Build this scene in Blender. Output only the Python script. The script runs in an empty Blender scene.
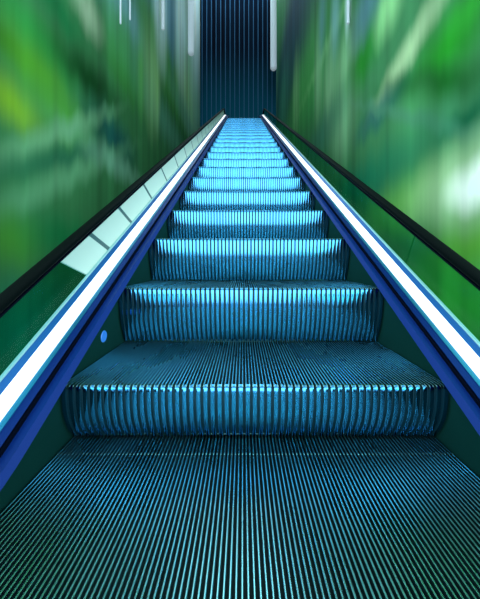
import bpy, bmesh, math, random
random.seed(4)
sc = bpy.context.scene
col = sc.collection
PI = math.pi

# ------------------------------------------------------------------ camera numbers
E = 2.40              # eye height above the lower floor
F = 290.0             # focal length in pixels of a 480 px wide frame
XC = 0.031            # escalator centre line, a touch right of the camera
RUN, RISE = 0.351, 0.2036
TAN = RISE / RUN      # the usual 30 degree incline
A0 = 0.758            # nosing line: Z = E - A0 + TAN * y
Z_NOSE = E - A0

# ------------------------------------------------------------------ helpers
def link(o, parent=None):
    col.objects.link(o)
    if parent: o.parent = parent
    return o

def mesh_obj(name, verts, faces, mat, parent=None, smooth=False):
    me = bpy.data.meshes.new(name)
    me.from_pydata(verts, [], faces)
    bm = bmesh.new(); bm.from_mesh(me); bmesh.ops.recalc_face_normals(bm, faces=bm.faces); bm.to_mesh(me); bm.free()
    me.update()
    if mat: me.materials.append(mat)
    if smooth:
        for p in me.polygons: p.use_smooth = True
    return link(bpy.data.objects.new(name, me), parent)

def empty(name, loc=(0, 0, 0)):
    o = bpy.data.objects.new(name, None)
    o.empty_display_size = 0.1
    o.location = loc
    return link(o)

def tag(o, label=None, cat=None, group=None, kind=None):
    if label: o['label'] = label
    if cat: o['category'] = cat
    if group: o['group'] = group
    if kind: o['kind'] = kind
    return o

def box(v, f, x0, x1, y0, y1, z0, z1):
    n = len(v)
    v += [(x0,y0,z0),(x1,y0,z0),(x1,y1,z0),(x0,y1,z0),(x0,y0,z1),(x1,y0,z1),(x1,y1,z1),(x0,y1,z1)]
    f += [(n,n+3,n+2,n+1),(n+4,n+5,n+6,n+7),(n,n+1,n+5,n+4),(n+1,n+2,n+6,n+5),(n+2,n+3,n+7,n+6),(n+3,n,n+4,n+7)]

def sweep(v, f, profile, path, closed=True, caps=True):
    """profile: (x, up) pairs; path: (y, z, angle) stations; 'up' is kept square to the path."""
    n0 = len(v); m = len(profile)
    for (y, z, a) in path:
        for (x, u) in profile:
            v.append((x, y - u*math.sin(a), z + u*math.cos(a)))
    for i in range(len(path)-1):
        for j in range(m if closed else m-1):
            k = (j+1) % m
            f.append((n0+i*m+j, n0+i*m+k, n0+(i+1)*m+k, n0+(i+1)*m+j))
    if caps and closed:
        f.append(tuple(n0+j for j in reversed(range(m))))
        f.append(tuple(n0+(len(path)-1)*m+j for j in range(m)))

# ------------------------------------------------------------------ materials
def srgb(r, g, b):
    def c(x):
        x /= 255.0
        return x/12.92 if x <= 0.04045 else ((x+0.055)/1.055)**2.4
    return (c(r), c(g), c(b), 1)

def material(name, color, rough=0.5, metal=0.0, emit=None, strength=0.0, noise=0.0, nscale=(20,20,20), spec=0.5, coat=0.0):
    m = bpy.data.materials.new(name); m.use_nodes = True
    nt = m.node_tree; b = nt.nodes['Principled BSDF']
    b.inputs['Base Color'].default_value = color
    b.inputs['Roughness'].default_value = rough
    b.inputs['Metallic'].default_value = metal
    b.inputs['Specular IOR Level'].default_value = spec
    b.inputs['Coat Weight'].default_value = coat
    if emit:
        b.inputs['Emission Color'].default_value = emit
        b.inputs['Emission Strength'].default_value = strength
    if noise:
        tc = nt.nodes.new('ShaderNodeTexCoord'); mp = nt.nodes.new('ShaderNodeMapping')
        mp.inputs['Scale'].default_value = nscale
        nz = nt.nodes.new('ShaderNodeTexNoise'); nz.inputs['Scale'].default_value = 1; nz.inputs['Detail'].default_value = 4
        mr = nt.nodes.new('ShaderNodeMapRange')
        mr.inputs['To Min'].default_value = max(0.02, rough-noise); mr.inputs['To Max'].default_value = rough+noise
        nt.links.new(tc.outputs['Object'], mp.inputs['Vector']); nt.links.new(mp.outputs['Vector'], nz.inputs['Vector'])
        nt.links.new(nz.outputs['Fac'], mr.inputs['Value']); nt.links.new(mr.outputs['Result'], b.inputs['Roughness'])
    return m

M = {}
M['riser']  = material('riser_metal', (0.070, 0.35, 0.68, 1), 0.11, 1.0, noise=0.02, nscale=(30,30,8))
M['tread']  = material('tread_metal', (0.33, 0.72, 0.74, 1), 0.28, 1.0, noise=0.10, nscale=(9,3,3))
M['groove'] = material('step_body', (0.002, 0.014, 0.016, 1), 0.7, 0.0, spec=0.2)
M['rgroove'] = material('riser_groove', (0.004, 0.040, 0.066, 1), 0.5, 0.3, spec=0.3)
M['mark']   = material('notch_metal', (0.5, 0.8, 0.8, 1), 0.35, 1.0)
M['skirt']  = material('skirt_paint', (0.003, 0.030, 0.026, 1), 0.6, 0.0, noise=0.08, nscale=(1,2,40), spec=0.04)
M['deflect']= material('deflector_blue', (0.003, 0.023, 0.155, 1), 0.4, 0.1, spec=0.15)
M['gap']    = material('shadow_gap_rubber', (0.0005, 0.002, 0.008, 1), 0.8, spec=0.05)
M['deck']   = material('deck_blue_anodised', (0.003, 0.032, 0.22, 1), 0.28, 0.6)
M['edge']   = material('deck_cyan_edge', (0.02, 0.20, 0.38, 1), 0.30, 0.6)
M['rim']   = material('deck_rim_blue', (0.008, 0.11, 0.36, 1), 0.30, 0.5)
M['divider'] = material('reflection_divider_dark', (0.03, 0.10, 0.10, 1), 0.6)
M['bead']   = material('glazing_bead', (0.25, 0.50, 0.52, 1), 0.35, 0.3)
M['strip']  = material('white_strip_glow', (1, 1, 1, 1), 0.4, emit=(1.0, 1.0, 1.0, 1), strength=1.05)
M['rubber'] = material('handrail_rubber', (0.0012, 0.003, 0.003, 1), 0.6, spec=0.03)
M['refl']  = material('reflection_panel', (0.44, 0.60, 0.53, 1), 0.5, spec=0.2)  # pale window reflection, put into the panel colour
M['clad']   = material('cladding_panel', (0.01, 0.05, 0.05, 1), 0.45, 0.4)
M['floor']  = material('floor_stone', (0.20, 0.42, 0.52, 1), 0.6, noise=0.1)
M['tube']   = material('tube_frosted', (0.40, 0.48, 0.55, 1), 0.4, emit=(0.72, 0.88, 1.0, 1), strength=0.25)
M['spot']   = material('skirt_spot_blue', (0.02, 0.12, 0.4, 1), 0.4, emit=(0.02, 0.14, 0.5, 1), strength=0.8)
M['metal']  = material('bracket_metal', (0.25, 0.3, 0.35, 1), 0.4, 1.0)

def glass_mat(name, tint):
    m = bpy.data.materials.new(name); m.use_nodes = True
    nt = m.node_tree; nt.nodes.clear()
    out = nt.nodes.new('ShaderNodeOutputMaterial'); mix = nt.nodes.new('ShaderNodeMixShader')
    tr = nt.nodes.new('ShaderNodeBsdfTransparent'); gl = nt.nodes.new('ShaderNodeBsdfGlossy')
    mix.inputs[0].default_value = 0.004
    tr.inputs['Color'].default_value = tint
    gl.inputs['Roughness'].default_value = 0.06; gl.inputs['Color'].default_value = (0.6, 0.9, 0.8, 1)
    nt.links.new(tr.outputs[0], mix.inputs[1]); nt.links.new(gl.outputs[0], mix.inputs[2])
    nt.links.new(mix.outputs[0], out.inputs['Surface'])
    return m
M['glass_teal'] = glass_mat('glass_teal', (0.42, 0.80, 0.74, 1))
M['glass_green'] = glass_mat('glass_green', (0.58, 0.90, 0.76, 1))

# ------------------------------------------------------------------ steps
HALF = 0.505
NCL = 110
def tread_mesh(depth):
    """110 cleats running front to back: narrow crests over deep grooves."""
    v, f = [], []
    p = 2*HALF/NCL
    prof = []
    for i in range(NCL):
        x = -HALF + i*p
        prof += [(x, -0.010), (x+p*0.26, -0.010), (x+p*0.33, -0.0006), (x+p*0.42, 0.0), (x+p*0.58, 0.0), (x+p*0.67, -0.0006), (x+p*0.74, -0.010)]
    prof.append((HALF, -0.010))
    m = len(prof)
    rows = [(0.002, -0.0035), (0.0045, -0.0010), (0.009, 0.0), (depth*0.5, 0.0), (depth, 0.0)]
    for (y, dz) in rows:
        for (x, z) in prof:
            v.append((x, y, z + dz if z > -0.005 else z))
    for r in range(len(rows)-1):
        for j in range(m-1):
            f.append((r*m+j, r*m+j+1, (r+1)*m+j+1, (r+1)*m+j))
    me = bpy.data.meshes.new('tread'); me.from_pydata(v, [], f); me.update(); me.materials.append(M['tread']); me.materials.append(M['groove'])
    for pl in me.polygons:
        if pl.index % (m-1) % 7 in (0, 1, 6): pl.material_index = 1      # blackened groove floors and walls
    # the solid slab below the cleats
    v2, f2 = [], []
    box(v2, f2, -HALF, HALF, 0.014, depth, -0.034, -0.0102)
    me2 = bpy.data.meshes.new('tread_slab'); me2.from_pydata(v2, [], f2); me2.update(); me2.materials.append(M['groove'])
    return me, me2

NRIB = 55
INSET = 0.055
def riser_mesh(rise):
    """bowed riser with 55 rounded ribs: leans back under its nosing."""
    v, f = [], []
    p = 2*HALF/NRIB
    RP = [(0.0, 0.0), (0.17, 0.05), (0.22, 0.965), (0.29, 0.99), (0.40, 1.0), (0.60, 1.0), (0.71, 0.99), (0.78, 0.965), (0.83, 0.05)]
    S = len(RP)
    xs = []
    for i in range(NRIB):
        for s in range(S):
            t, c = RP[s]
            xs.append((-HALF + (i+t)*p, c))
    xs.append((HALF, 0.0))
    rows = []
    for q in range(0, 5):                                # rounded nosing
        a = q/4.0*PI/2*0.86
        rows.append((0.009 - 0.009*math.sin(a), -0.0005 - 0.011*(1-math.cos(a)), math.cos(a), math.sin(a)))
    N = 14
    y0, z0 = rows[-1][0], rows[-1][1]
    for q in range(1, N+1):
        t = q/float(N)
        y = y0 + INSET*(t**2.5)
        z = z0 + (-(rise-0.003) - z0)*t
        dy = INSET*2.5*(t**1.5)/(rise-0.02)
        l = math.hypot(1, dy)
        rows.append((y, z, -dy/l, 1/l))
    m = len(xs)
    D = 0.0075
    for (y, z, nu, nf) in rows:
        for (x, c) in xs:
            d = -D*(1-c)
            v.append((x, y - nf*d, z + nu*d))
    for r in range(len(rows)-1):
        for j in range(m-1):
            f.append((r*m+j, r*m+j+1, (r+1)*m+j+1, (r+1)*m+j)[::-1])
    me = bpy.data.meshes.new('riser'); me.from_pydata(v, [], f); me.update(); me.materials.append(M['riser']); me.materials.append(M['rgroove'])
    for pl in me.polygons:
        if pl.index % (m-1) % S in (0, 1, S-2, S-1): pl.material_index = 1      # darker colour in the grooves between the ribs
    for pl in me.polygons: pl.use_smooth = True
    me.set_sharp_from_angle(angle=math.radians(25))
    return me

ORD = ['second','third','fourth','fifth','sixth','seventh','eighth','ninth','tenth','eleventh','twelfth','thirteenth',
       'fourteenth','fifteenth','sixteenth','seventeenth','eighteenth','nineteenth','twentieth','twenty-first','twenty-second',
       'twenty-third','twenty-fourth','twenty-fifth']
treads, risers = {}, {}
def make_step(y, z, rise, depth, label):
    root = empty('escalator_step', (XC, y, z))
    kd, kr = round(depth, 3), round(rise, 3)
    if kd not in treads: treads[kd] = tread_mesh(depth)
    if kr not in risers: risers[kr] = riser_mesh(rise)
    link(bpy.data.objects.new('tread', treads[kd][0]), root)
    link(bpy.data.objects.new('tread_slab', treads[kd][1]), root)
    link(bpy.data.objects.new('riser', risers[kr]), root)
    tag(root, label, 'escalator step', 'ribbed escalator steps')
    return root

# nosings: (y, height below eye)
nos = [(0.360, 0.492), (0.750, 0.325), (1.101, 0.106)]
for k in range(2, 22):
    nos.append((0.75 + RUN*k, 0.299 - RISE*k))
for dz in (0.17, 0.11, 0.045):                       # the steps level out towards the top landing
    nos.append((nos[-1][0] + RUN + (0.02 if dz < 0.15 else 0), nos[-1][1] - dz))
steps = []
for i, (y, h) in enumerate(nos):
    rise = (nos[i-1][1] - h) if i else 0.15
    depth = (nos[i+1][0] - y + INSET + 0.03) if i+1 < len(nos) else 0.42
    if i == 0:
        lab = 'nearest dark teal escalator step, its wide grooved tread filling the bottom of the picture'
    elif i == 1:
        lab = 'blue ribbed escalator step next above the nearest tread, with its own grooved tread showing'
    elif i == len(nos)-1:
        lab = 'topmost escalator step at the head of the flight, just below the top landing'
    else:
        lab = '%s blue ribbed escalator step, counting upward with the nearest one as first' % ORD[i-1]
    steps.append(make_step(y, E - h, rise, depth, lab))
# row of small bright notches across the rear of the nearest tread
v, f = [], []
p = 2*HALF/NCL
for i in range(NCL):
    x = -HALF + (i+0.5)*p
    box(v, f, x-0.0011, x+0.0011, 0.374, 0.3785, -0.0002, 0.0009)
o = mesh_obj('notch_row', v, f, M['mark'], steps[0]); o['label'] = 'row of small pale notches across the tread'

# landing plate at the top
ytop, htop = nos[-1]
v, f = [], []
box(v, f, XC-0.56, XC+0.56, ytop+0.44, 15.6, E-htop-0.16, E-htop+0.004)
tag(mesh_obj('floor_landing', v, f, M['clad']), kind='structure')

# ------------------------------------------------------------------ balustrades and handrails
YB, YT = -0.55, 8.75            # bottom end and where the incline levels out
ANG = math.atan(TAN)
def line_z(y, b): return Z_NOSE + TAN*y + b     # b = vertical height above the nosing line
LEVEL = []
R = 1.1
def incline_path(b, y0=YB, y1=YT, level=1.0):
    """straight up the incline then an easy bend to the level."""
    low = []
    if y0 < 0.6:                                # levels out at the foot
        y, z, n, Rl = 0.6, line_z(0.6, b), 8, 0.5
        for i in range(1, n+1):
            am = ANG*(1-(i-0.5)/n); d = Rl*ANG/n
            y -= d*math.cos(am); z -= d*math.sin(am)
            low.append((y, z, ANG*(1 - i/float(n))))
        low.append((y0, z, 0.0)); low.reverse(); y0 = 0.6
    pts = low + [(y0 + (y1-y0)*i/40.0, line_z(y0 + (y1-y0)*i/40.0, b), ANG) for i in range(41)]
    y, z = pts[-1][0], pts[-1][1]
    n = 10
    for i in range(1, n+1):
        a = ANG*(1 - i/float(n)); am = ANG*(1-(i-0.5)/n); s = R*ANG/n
        y += s*math.cos(am); z += s*math.sin(am)
        pts.append((y, z, a))
    if level: pts.append((y+level, z, 0.0))
    return pts
C_ = math.cos(ANG)

def prof(side, pts):
    """(w, b) outline, w outwards from the centre line, b vertical above the nosing line -> sweep profile."""
    q = [(XC + side*w, b*C_) for (w, b) in pts]
    return q if side > 0 else q[::-1]

def swept(name, mat, root, side, pts, y0=YB, y1=YT, level=1.0, smooth=False):
    v, f = [], []
    base = incline_path(0, y0, y1, level)
    sweep(v, f, prof(side, pts), base)
    return mesh_obj(name, v, f, mat, root, smooth)

def balustrade(side):
    s = 'left' if side < 0 else 'right'
    root = empty('escalator_balustrade', (0, 0, 0))
    tag(root, ('low balustrade left of the steps with pale panels standing for window reflections above its white strip' if side < 0 else
               'low balustrade right of the steps with clear green glass above its white strip'),
        'balustrade', 'balustrades either side of the steps')
    swept('skirt_panel', M['skirt'], root, side, [(0.5092,-0.46),(0.516,-0.46),(0.516,0.030),(0.5092,0.030)])
    d = swept('skirt_deflector', M['deflect'], root, side, [(0.467,0.034),(0.471,0.031),(0.509,0.0275),(0.509,0.036),(0.481,0.0455)])
    d['label'] = 'blue deflector strip along the skirt'
    swept('gap_channel', M['gap'], root, side, [(0.5093,0.0302),(0.516,0.0302),(0.516,0.046),(0.5093,0.046)])
    if side < 0:
        v, f = [], []; n = 20; cy, cz = 0.995, E-0.262
        for (xx, rr) in ((0.0, 0.020), (0.003, 0.018)):
            for i in range(n): v.append((XC-0.5092+xx, cy + rr*math.cos(2*PI*i/n), cz + rr*math.sin(2*PI*i/n)))
        for i in range(n): f.append((i, (i+1)%n, n+(i+1)%n, n+i))
        f.append(tuple(range(n, 2*n)))
        mesh_obj('skirt_spot', v, f, M['spot'], root)['label'] = 'small round blue lamp in the skirt'  # blue spot on the skirt, drawn as a small glowing disc
    dk = swept('deck_profile', M['deck'], root, side, [(0.5165,-0.05),(0.598,-0.05),(0.598,0.060),(0.548,0.0545),(0.533,0.0560),(0.512,0.0535),(0.5165,0.048)])
    e = swept('deck_edge', M['edge'], dk, side, [(0.531,0.0563),(0.546,0.0550),(0.546,0.0580),(0.531,0.0590)])
    e['label'] = 'cyan edge beside the white strip'
    ls = swept('white_strip', M['strip'], root, side, [(0.5465,0.0549),(0.584,0.0590),(0.584,0.0665),(0.5465,0.0620)])  # white band of the deck, made white by emission
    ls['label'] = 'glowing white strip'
    swept('deck_rim', M['rim'], dk, side, [(0.5845,0.0591),(0.598,0.0601),(0.598,0.0790),(0.5845,0.0680)])['label'] = 'blue outer rim of the deck'
    swept('glazing_bead', M['bead'], root, side, [(0.5985,0.02),(0.605,0.02),(0.605,0.0865),(0.5985,0.0855)])
    swept('cladding', M['clad'], root, side, [(0.616,-0.75),(0.630,-0.75),(0.630,0.045),(0.616,0.045)])
    # glass, each panel cut square to the incline
    L = lambda y: None
    def panel(name, ya, yb, mat, label=None):
        v, f = [], []
        pa = [(ya, line_z(ya,0), ANG), (yb, line_z(yb,0), ANG)] if ya >= 0.6 else incline_path(0, ya, yb, 1)[:-11]
        sweep(v, f, prof(side, [(0.6055,0.03),(0.6150,0.03),(0.6150,0.226),(0.6055,0.226)]), pa)
        o = mesh_obj(name, v, f, mat, root)
        if label: o['label'] = label
        return o
    if side < 0:
        def slanted(name, ya, yb, mat, label, w0=0.6055, w1=0.6150, sl=1.1, first=False):
            """panel between two slanted cuts; ya, yb are where the cuts meet the deck."""
            v = []
            for w in (w0, w1):
                for (yy, bb) in ((ya, 0.03), (yb, 0.03), (yb, 0.226), (ya, 0.226)):
                    y_ = yy if (first and yy == ya) else yy - sl*(bb - 0.086)
                    v.append((XC + side*w, y_, line_z(y_, bb)))
            o = mesh_obj(name, v, [(0,1,2,3),(7,6,5,4),(0,4,5,1),(1,5,6,2),(2,6,7,3),(3,7,4,0)], mat, root)
            if label: o['label'] = label
        panel('glass_panel', YB, 0.60, M['glass_teal'], 'clear teal green glass')
        slanted('glass_panel', 0.604, 1.062, M['glass_teal'], 'clear teal green glass', first=True)
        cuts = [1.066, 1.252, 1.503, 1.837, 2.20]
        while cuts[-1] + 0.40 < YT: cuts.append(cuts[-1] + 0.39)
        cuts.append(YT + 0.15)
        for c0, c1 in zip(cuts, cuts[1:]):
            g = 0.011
            slanted('reflection_panel', c0, c1 - 2*g, M['refl'], 'pale panel standing for a window reflection')  # window reflections in the glass, built as pale panels
            slanted('reflection_divider', c1 - 2*g, c1, M['divider'], 'dark joint between reflected windows', 0.6053, 0.6152)  # dark bars between the reflected windows, built as strips
    else:
        y = YB
        while y < YT-0.1:
            y2 = min(y + 1.73, YT)
            panel('glass_panel', y, y2-0.004, M['glass_green'])
            y = y2
    pth = incline_path(0, YT-0.001, YT, 1.0)[40:]
    v, f = [], []
    sweep(v, f, prof(side, [(0.6055,0.03),(0.6150,0.03),(0.6150,0.226),(0.6055,0.226)]), pth)
    mesh_obj('end_panel', v, f, M['glass_teal'], root)
    # the rail the belt runs on
    swept('guide_rail', M['gap'], root, side, [(0.600,0.2265),(0.621,0.2265),(0.621,0.2325),(0.600,0.2325)])
    return root

def handrail(side):
    s = 'left' if side < 0 else 'right'
    W, H = 0.022, 0.0105
    cw, cb = 0.614, 0.2500
    pts = []
    for i in range(16):
        a = 2*PI*i/16
        ca, sa = math.cos(a), math.sin(a)
        pts.append((cw + W*math.copysign(abs(ca)**0.75, ca), cb + H/C_*math.copysign(abs(sa)**0.75, sa)))
    v, f = [], []
    sweep(v, f, prof(side, pts), incline_path(0, YB, YT, 1.0))
    o = mesh_obj('handrail', v, f, M['rubber'], None, True)
    tag(o, 'black rubber handrail on the %s' % ('balustrade with pale reflection panels, left side' if side < 0 else 'clear green glass balustrade, right side'),
        'handrail', 'handrails')
    return o
for sd in (-1, 1):
    balustrade(sd); handrail(sd)

# ------------------------------------------------------------------ walls
XL, XR, YBACK = -2.40, 1.85, 16.2
TOP = 17.0
def wall_pt(X, px, py):
    """where the line of sight through a pixel meets the wall at X."""
    y = F*X/(px-243.0)
    return y, E - (py-260.0)/F*y

def blurred_view(name, X, base, blobs, streak):
    """blurred greenery, light streaks and window glow painted into the wall colour, laid out in the wall's own metres."""
    m = bpy.data.materials.new(name); m.use_nodes = True
    nt = m.node_tree; b = nt.nodes['Principled BSDF']
    b.inputs['Roughness'].default_value = 0.75; b.inputs['Specular IOR Level'].default_value = 0.15
    tc = nt.nodes.new('ShaderNodeTexCoord')
    # the colours are drawn out into uneven vertical streaks
    m0 = nt.nodes.new('ShaderNodeMapping'); m0.inputs['Scale'].default_value = (0, streak*1.3, 0)
    nt.links.new(tc.outputs['Object'], m0.inputs['Vector'])
    n0 = nt.nodes.new('ShaderNodeTexNoise'); n0.inputs['Scale'].default_value = 1; n0.inputs['Detail'].default_value = 3
    nt.links.new(m0.outputs[0], n0.inputs['Vector'])
    mm = nt.nodes.new('ShaderNodeMapRange')
    mm.inputs['From Min'].default_value = 0.25; mm.inputs['From Max'].default_value = 0.75
    mm.inputs['To Min'].default_value = -0.022; mm.inputs['To Max'].default_value = 0.022
    nt.links.new(n0.outputs['Fac'], mm.inputs['Value'])
    # longer streaks towards the far end
    spy = nt.nodes.new('ShaderNodeSeparateXYZ'); nt.links.new(tc.outputs['Object'], spy.inputs[0])
    my = nt.nodes.new('ShaderNodeMath'); my.operation = 'MULTIPLY'
    nt.links.new(mm.outputs['Result'], my.inputs[0]); nt.links.new(spy.outputs['Y'], my.inputs[1])
    cx = nt.nodes.new('ShaderNodeCombineXYZ'); nt.links.new(my.outputs[0], cx.inputs[2])
    wp = nt.nodes.new('ShaderNodeVectorMath'); wp.operation = 'ADD'
    nt.links.new(tc.outputs['Object'], wp.inputs[0]); nt.links.new(cx.outputs[0], wp.inputs[1])
    cur = None
    for bl in blobs:
        if len(bl) == 6:
            px, py, rx, ry, colr, st = bl
            y, z = wall_pt(X, px, py)
            sy = abs(y/(px-243.0))*rx*1.25; sz = y/F*ry*1.25; rot = 0
        else:
            (x0, y0), (x1, y1), hw, colr, st = bl
            ya, za = wall_pt(X, x0, y0); yb, zb = wall_pt(X, x1, y1)
            y, z = (ya+yb)/2, (za+zb)/2
            rot = math.atan2(zb-za, yb-ya)
            sy = math.hypot(yb-ya, zb-za)*1.1; sz = y/F*hw*1.25
        mp = nt.nodes.new('ShaderNodeMapping'); mp.vector_type = 'TEXTURE'
        mp.inputs['Location'].default_value = (X, y, z)
        mp.inputs['Rotation'].default_value = (rot, 0, 0)
        mp.inputs['Scale'].default_value = (1000, sy, sz)
        nt.links.new(wp.outputs[0], mp.inputs['Vector'])
        g = nt.nodes.new('ShaderNodeTexGradient'); g.gradient_type = 'SPHERICAL'
        nt.links.new(mp.outputs[0], g.inputs[0])
        mr = nt.nodes.new('ShaderNodeMapRange'); mr.interpolation_type = 'SMOOTHSTEP'
        mr.inputs['From Max'].default_value = 1.0
        mr.inputs['To Max'].default_value = st
        nt.links.new(g.outputs['Fac'], mr.inputs['Value'])
        mx = nt.nodes.new('ShaderNodeMix'); mx.data_type = 'RGBA'
        nt.links.new(mr.outputs['Result'], mx.inputs[0])
        if cur is None: mx.inputs[6].default_value = srgb(*base)
        else: nt.links.new(cur, mx.inputs[6])
        mx.inputs[7].default_value = srgb(*colr)
        cur = mx.outputs[2]
    # faint vertical streaks, like brushed curtains of colour
    mp = nt.nodes.new('ShaderNodeMapping'); mp.inputs['Scale'].default_value = (0, streak, 0.06)
    nt.links.new(tc.outputs['Object'], mp.inputs['Vector'])
    nz = nt.nodes.new('ShaderNodeTexNoise'); nz.inputs['Scale'].default_value = 1; nz.inputs['Detail'].default_value = 3
    nt.links.new(mp.outputs[0], nz.inputs['Vector'])
    mr = nt.nodes.new('ShaderNodeMapRange')
    mr.inputs['From Min'].default_value = 0.3; mr.inputs['From Max'].default_value = 0.7
    mr.inputs['To Min'].default_value = 0.9; mr.inputs['To Max'].default_value = 1.5
    nt.links.new(nz.outputs['Fac'], mr.inputs['Value'])
    vm = nt.nodes.new('ShaderNodeVectorMath'); vm.operation = 'SCALE'
    nt.links.new(cur, vm.inputs[0]); nt.links.new(mr.outputs['Result'], vm.inputs['Scale'])
    mn = nt.nodes.new('ShaderNodeVectorMath'); mn.operation = 'MINIMUM'; mn.inputs[1].default_value = (0.95, 0.95, 0.95)
    nt.links.new(vm.outputs[0], mn.inputs[0])
    nt.links.new(mn.outputs[0], b.inputs['Base Color'])
    return m

LB = [  # px, py, rx, ry, colour, strength   or   ((x0,y0),(x1,y1), half width, colour, strength)
    (165, -5, 80, 75, (115, 165, 190), 1.0),
    (122, 0, 36, 50, (125, 170, 190), .9),
    (40, 42, 60, 32, (45, 140, 60), .9),
    (60, 12, 36, 26, (5, 95, 50), .9),
    (5, 42, 36, 18, (10, 75, 20), .8),
    (35, 68, 55, 34, (70, 135, 30), .9),
    (10, 102, 46, 32, (115, 158, 30), .85),
    (62, 115, 45, 30, (70, 140, 50), .8),
    ((56, 50), (112, 98), 27, (0, 58, 18), 1.0),
    (125, 52, 24, 50, (60, 150, 40), .85),
    (115, 138, 30, 28, (5, 70, 75), .85),
    ((5, 155), (108, 113), 13, (105, 155, 115), .75),
    ((0, 172), (105, 150), 15, (30, 90, 65), .8),
    ((0, 212), (120, 152), 15, (90, 145, 105), .8),
    (12, 240, 45, 36, (65, 130, 40), .9),
    (65, 238, 45, 30, (0, 105, 55), .8),
    (25, 335, 90, 62, (5, 120, 90), .95),
    (170, 75, 30, 36, (60, 140, 25), .9),
    (150, 75, 9, 60, (110, 165, 100), .8),
    (165, 122, 45, 24, (85, 145, 125), .7),
    (186, 82, 11, 46, (165, 205, 120), .85),
    (152, 82, 9, 60, (140, 185, 130), .8),
    (141, 70, 5, 55, (95, 165, 80), .7),
    (120, 168, 45, 16, (110, 160, 135), .7),
    (190, 122, 12, 18, (130, 180, 160), .7),
    (203, 90, 4, 45, (80, 130, 120), .8),
    (192, 80, 10, 70, (155, 200, 155), .85),
    (195, 20, 9, 95, (225, 242, 250), 1.0),
    (181, 15, 7, 85, (225, 242, 250), .95),
    (185, 118, 22, 16, (95, 150, 130), .7),
    (157, 85, 4, 50, (150, 195, 130), .7),
    (172, 25, 4, 60, (70, 120, 150), .7),
    (161, 8, 8, 70, (225, 240, 248), .95),
    (88, 10, 20, 28, (160, 180, 150), .9),
    (197, 112, 6, 36, (140, 190, 165), .8),
]
RB = [
    (295, 10, 36, 70, (8, 40, 78), .95),
    (288, 65, 24, 55, (10, 65, 80), .85),
    (312, 90, 30, 50, (60, 145, 75), .85),
    ((300, 108), (338, 20), 10, (140, 195, 130), .75),
    (345, 60, 18, 40, (140, 190, 140), .8),
    (360, 66, 20, 30, (20, 130, 20), .9),
    (303, 88, 24, 44, (75, 160, 80), .85),
    (318, 75, 5, 60, (150, 200, 150), .8),
    (329, 84, 7, 60, (150, 200, 150), .8),
    (296, 95, 4, 50, (140, 190, 130), .7),
    (283, 100, 7, 40, (70, 140, 115), .7),
    (275, 80, 3, 60, (130, 175, 165), .8),
    (335, 20, 6, 45, (130, 175, 180), .8),
    (322, 20, 5, 45, (95, 145, 150), .8),
    (366, 8, 22, 36, (85, 125, 145), .8),
    (348, 4, 4, 36, (215, 235, 240), .9),
    (388, 6, 18, 36, (155, 215, 145), .85),
    (448, 45, 55, 50, (25, 135, 20), .9),
    (468, 8, 26, 24, (45, 155, 45), .8),
    ((380, 100), (442, -8), 21, (170, 195, 148), .9),
    ((392, 88), (478, 78), 20, (0, 78, 12), .9),
    (465, 120, 36, 20, (0, 82, 50), .9),
    (375, 116, 28, 20, (30, 92, 92), .8),
    (410, 118, 24, 40, (75, 145, 90), .75),
    ((355, 104), (478, 134), 9, (75, 130, 100), .7),
    (342, 122, 16, 48, (130, 180, 135), .8),
    (322, 135, 22, 26, (60, 120, 100), .7),
    (415, 200, 75, 40, (110, 175, 80), .9),
    (470, 245, 65, 45, (95, 160, 50), .9),
    (470, 182, 95, 55, (180, 205, 165), .8),
    (478, 184, 42, 30, (255, 255, 245), 1.0),  # window glow, with its halo one entry up, painted as wall colour
    (455, 305, 90, 60, (85, 175, 70), .95),
    (350, 192, 60, 28, (0, 110, 80), .9),
]
M['blurred_view_left'] = blurred_view('blurred_view_left', XL, (50, 108, 65), LB, 3.0)
M['blurred_view_right'] = blurred_view('blurred_view_right', XR, (62, 122, 78), RB, 3.0)

def slat_wall():
    m = bpy.data.materials.new('slatted_dark_wall'); m.use_nodes = True
    nt = m.node_tree; b = nt.nodes['Principled BSDF']
    b.inputs['Roughness'].default_value = 0.8; b.inputs['Specular IOR Level'].default_value = 0.05
    tc = nt.nodes.new('ShaderNodeTexCoord')
    wv = nt.nodes.new('ShaderNodeTexNoise'); wv.inputs['Scale'].default_value = 1
    mp = nt.nodes.new('ShaderNodeMapping'); mp.inputs['Scale'].default_value = (4, 0, 0.05)
    nt.links.new(tc.outputs['Object'], mp.inputs[0]); nt.links.new(mp.outputs[0], wv.inputs['Vector'])
    cr = nt.nodes.new('ShaderNodeValToRGB')
    cr.color_ramp.elements[0].position = 0.35; cr.color_ramp.elements[0].color = srgb(2, 9, 24)
    cr.color_ramp.elements[1].position = 0.75; cr.color_ramp.elements[1].color = srgb(4, 26, 46)
    nt.links.new(wv.outputs['Fac'], cr.inputs[0]); sp = nt.nodes.new('ShaderNodeSeparateXYZ'); nt.links.new(tc.outputs['Object'], sp.inputs[0])
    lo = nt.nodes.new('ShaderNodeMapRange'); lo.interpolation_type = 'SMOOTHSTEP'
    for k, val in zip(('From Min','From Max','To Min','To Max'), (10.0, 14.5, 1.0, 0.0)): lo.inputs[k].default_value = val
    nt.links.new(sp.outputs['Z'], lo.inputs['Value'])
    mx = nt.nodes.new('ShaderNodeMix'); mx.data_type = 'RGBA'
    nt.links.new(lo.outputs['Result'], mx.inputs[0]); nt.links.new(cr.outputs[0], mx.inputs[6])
    mx.inputs[7].default_value = srgb(6, 74, 96)  # teal glow low on the back wall, painted into its colour
    nt.links.new(mx.outputs[2], b.inputs['Base Color'])
    return m
M['slat'] = slat_wall()
M['slatline'] = material('slat_edge', srgb(50, 92, 130), 0.7, spec=0.1)

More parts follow.
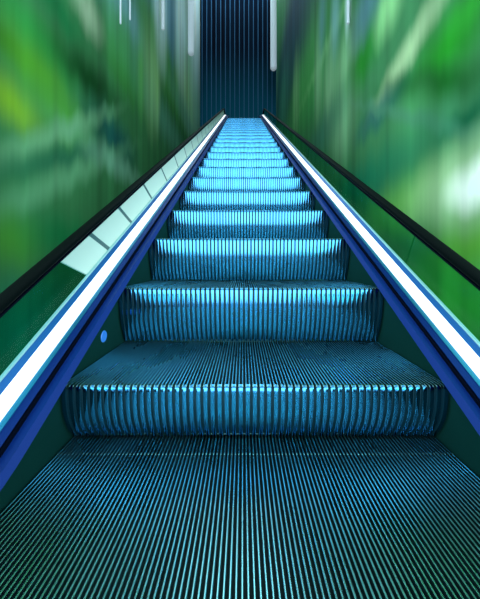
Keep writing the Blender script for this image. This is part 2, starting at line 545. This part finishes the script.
Y0W = 1.4
v, f = [], []; box(v, f, XL-0.15, XL, Y0W, YBACK+0.15, 0, TOP)
tag(mesh_obj('wall_left', v, f, M['blurred_view_left']), kind='structure')
v, f = [], []; box(v, f, XR, XR+0.15, Y0W, YBACK+0.15, 0, TOP)
tag(mesh_obj('wall_right', v, f, M['blurred_view_right']), kind='structure')
v, f = [], []; box(v, f, XL, XR, YBACK, YBACK+0.15, 0, TOP)
wb = tag(mesh_obj('wall_back', v, f, M['slat']), kind='structure')
v, f = [], []
x = XL + 0.12
while x < XR - 0.1:
    box(v, f, x-0.018, x+0.018, YBACK-0.05, YBACK-0.0005, 0.02, TOP)
    x += 0.26
mesh_obj('slats', v, f, M['slatline'], wb)
v, f = [], []; box(v, f, XL-3, XR+3, -6, YBACK+0.15, -0.15, 0)
tag(mesh_obj('floor', v, f, M['floor']), kind='structure')

# hanging frosted light tubes along the walls
def tube(px, ybot, y, r, label):
    x = (px-243.0)/F*y; zb = E + (260.0-ybot)/F*y
    root = empty('hanging_light_tube', (x, y, zb))
    tag(root, label, 'light tube', 'frosted light tubes hanging by the walls')
    v, f = [], []; n = 16
    for (rr, zz) in ((r*0.6, 0.0), (r, r*0.5), (r, TOP-zb-0.12)):
        for i in range(n): v.append((rr*math.cos(2*PI*i/n), rr*math.sin(2*PI*i/n), zz))
    for q in range(2):
        for i in range(n): f.append((q*n+i, q*n+(i+1)%n, (q+1)*n+(i+1)%n, (q+1)*n+i))
    f.append(tuple(range(n))[::-1]); f.append(tuple(2*n+i for i in range(n)))
    mesh_obj('tube', v, f, M['tube'], root, False)
    v, f = [], []; box(v, f, -r*0.6, r*0.6, -r*0.6, r*0.6, TOP-zb-0.12, TOP-zb)
    mesh_obj('holder', v, f, M['metal'], root)
tube(273.5, 70, 14.0, 0.15, 'wide frosted light tube hanging right of the dark slatted wall above the stairs')
tube(191, 55, 12.2, 0.13, 'widest pale light tube on the left, nearest the dark slatted wall')
tube(163, 30, 7.9, 0.045, 'slim pale light tube on the left green wall, beside the widest tube')
tube(130, 20, 5.6, 0.016, 'thin bright light tube high on the left green wall, right one of a close pair')
tube(120.5, 24, 5.2, 0.016, 'thin bright light tube high on the left green wall, left one of a close pair')
tube(348, 24, 4.9, 0.022, 'thin bright light tube high on the right green wall')

# ------------------------------------------------------------------ lights
SKY_BACK, SIDE_FILL = 1.35, 3.8  # sky mirrored in the risers; side glow added to light the walls
w = bpy.data.worlds.new('World'); sc.world = w; w.use_nodes = True
bg = w.node_tree.nodes['Background']
bg.inputs[0].default_value = (0.66, 0.92, 1.0, 1)
wn = w.node_tree.nodes; wl = w.node_tree.links
tcw = wn.new('ShaderNodeTexCoord'); sx_ = wn.new('ShaderNodeSeparateXYZ'); wl.new(tcw.outputs['Generated'], sx_.inputs[0])
def mrange(sock, a, b, c, d):
    r = wn.new('ShaderNodeMapRange'); r.interpolation_type = 'SMOOTHSTEP'
    for k, val in zip(('From Min','From Max','To Min','To Max'), (a, b, c, d)): r.inputs[k].default_value = val
    wl.new(sock, r.inputs['Value']); return r.outputs['Result']
def wmath(op, p, q):
    r = wn.new('ShaderNodeMath'); r.operation = op
    for i, t in enumerate((p, q)):
        if isinstance(t, float): r.inputs[i].default_value = t
        else: wl.new(t, r.inputs[i])
    return r.outputs[0]
back = mrange(sx_.outputs['Y'], 0.1, -0.6, 0.0, 1.0)
side = mrange(wmath('ABSOLUTE', sx_.outputs['X'], 0.0), 0.35, 0.75, 0.0, 1.0)
top = mrange(sx_.outputs['Z'], 0.52, 0.72, 0.0, 1.0)  # overhead band ahead, added to brighten the nearest tread
high = mrange(sx_.outputs['Z'], -0.5, 0.02, 0.0, 1.0)
wl.new(wmath('ADD', wmath('MULTIPLY', wmath('MULTIPLY', wmath('MULTIPLY', back, high), mrange(sx_.outputs['Z'], 0.35, 0.7, 1.0, 0.3)), wmath('ADD', wmath('MULTIPLY', side, SIDE_FILL), SKY_BACK)), wmath('ADD', wmath('ADD', wmath('MULTIPLY', high, 0.2), wmath('MULTIPLY', wmath('MULTIPLY', top, mrange(sx_.outputs['Y'], -0.25, 0.35, 0.12, 1.0)), 3.2)), 0.08)), bg.inputs[1])

def sun(name, sx, sy, energy, color, angle):
    """shines forward (+y), sideways sx and down sy per metre forward."""
    l = bpy.data.lights.new(name, 'SUN'); l.energy = energy; l.color = color; l.angle = math.radians(angle)
    o = link(bpy.data.objects.new(name, l))
    from mathutils import Vector
    o.rotation_euler = Vector((sx, 1, -sy)).to_track_quat('-Z', 'Y').to_euler()
    o.location = (-sx*6, -6, E + sy*6)
    return o
SUNC = (0.86, 0.97, 1.0)  # added fill suns from behind, crossing over to light the walls
sun('wall_fill_left_low', 0.33, 0.03, 1.2, SUNC, 45)
sun('wall_fill_right_low', -0.33, 0.03, 1.2, SUNC, 45)
sun('wall_fill_left_high', 0.95, 0.22, 0.8, SUNC, 45)
sun('wall_fill_right_high', -0.95, 0.22, 0.9, SUNC, 45)

# ------------------------------------------------------------------ camera and view
cam = bpy.data.cameras.new('camera'); co = link(bpy.data.objects.new('camera', cam))
co.location = (0, 0, E); co.rotation_euler = (PI/2, 0, 0)
cam.sensor_fit = 'HORIZONTAL'; cam.sensor_width = 36.0; cam.lens = 36.0*F/480.0
cam.shift_x = -3.0/480.0; cam.shift_y = -39.5/480.0
cam.clip_start = 0.02; cam.clip_end = 200
sc.camera = co
sc.view_settings.view_transform = 'Standard'; sc.view_settings.look = 'None'
sc.view_settings.gamma = 1.0; sc.view_settings.use_curve_mapping = False
sc.view_settings.exposure = 0.0
sc.cycles.use_denoising = True
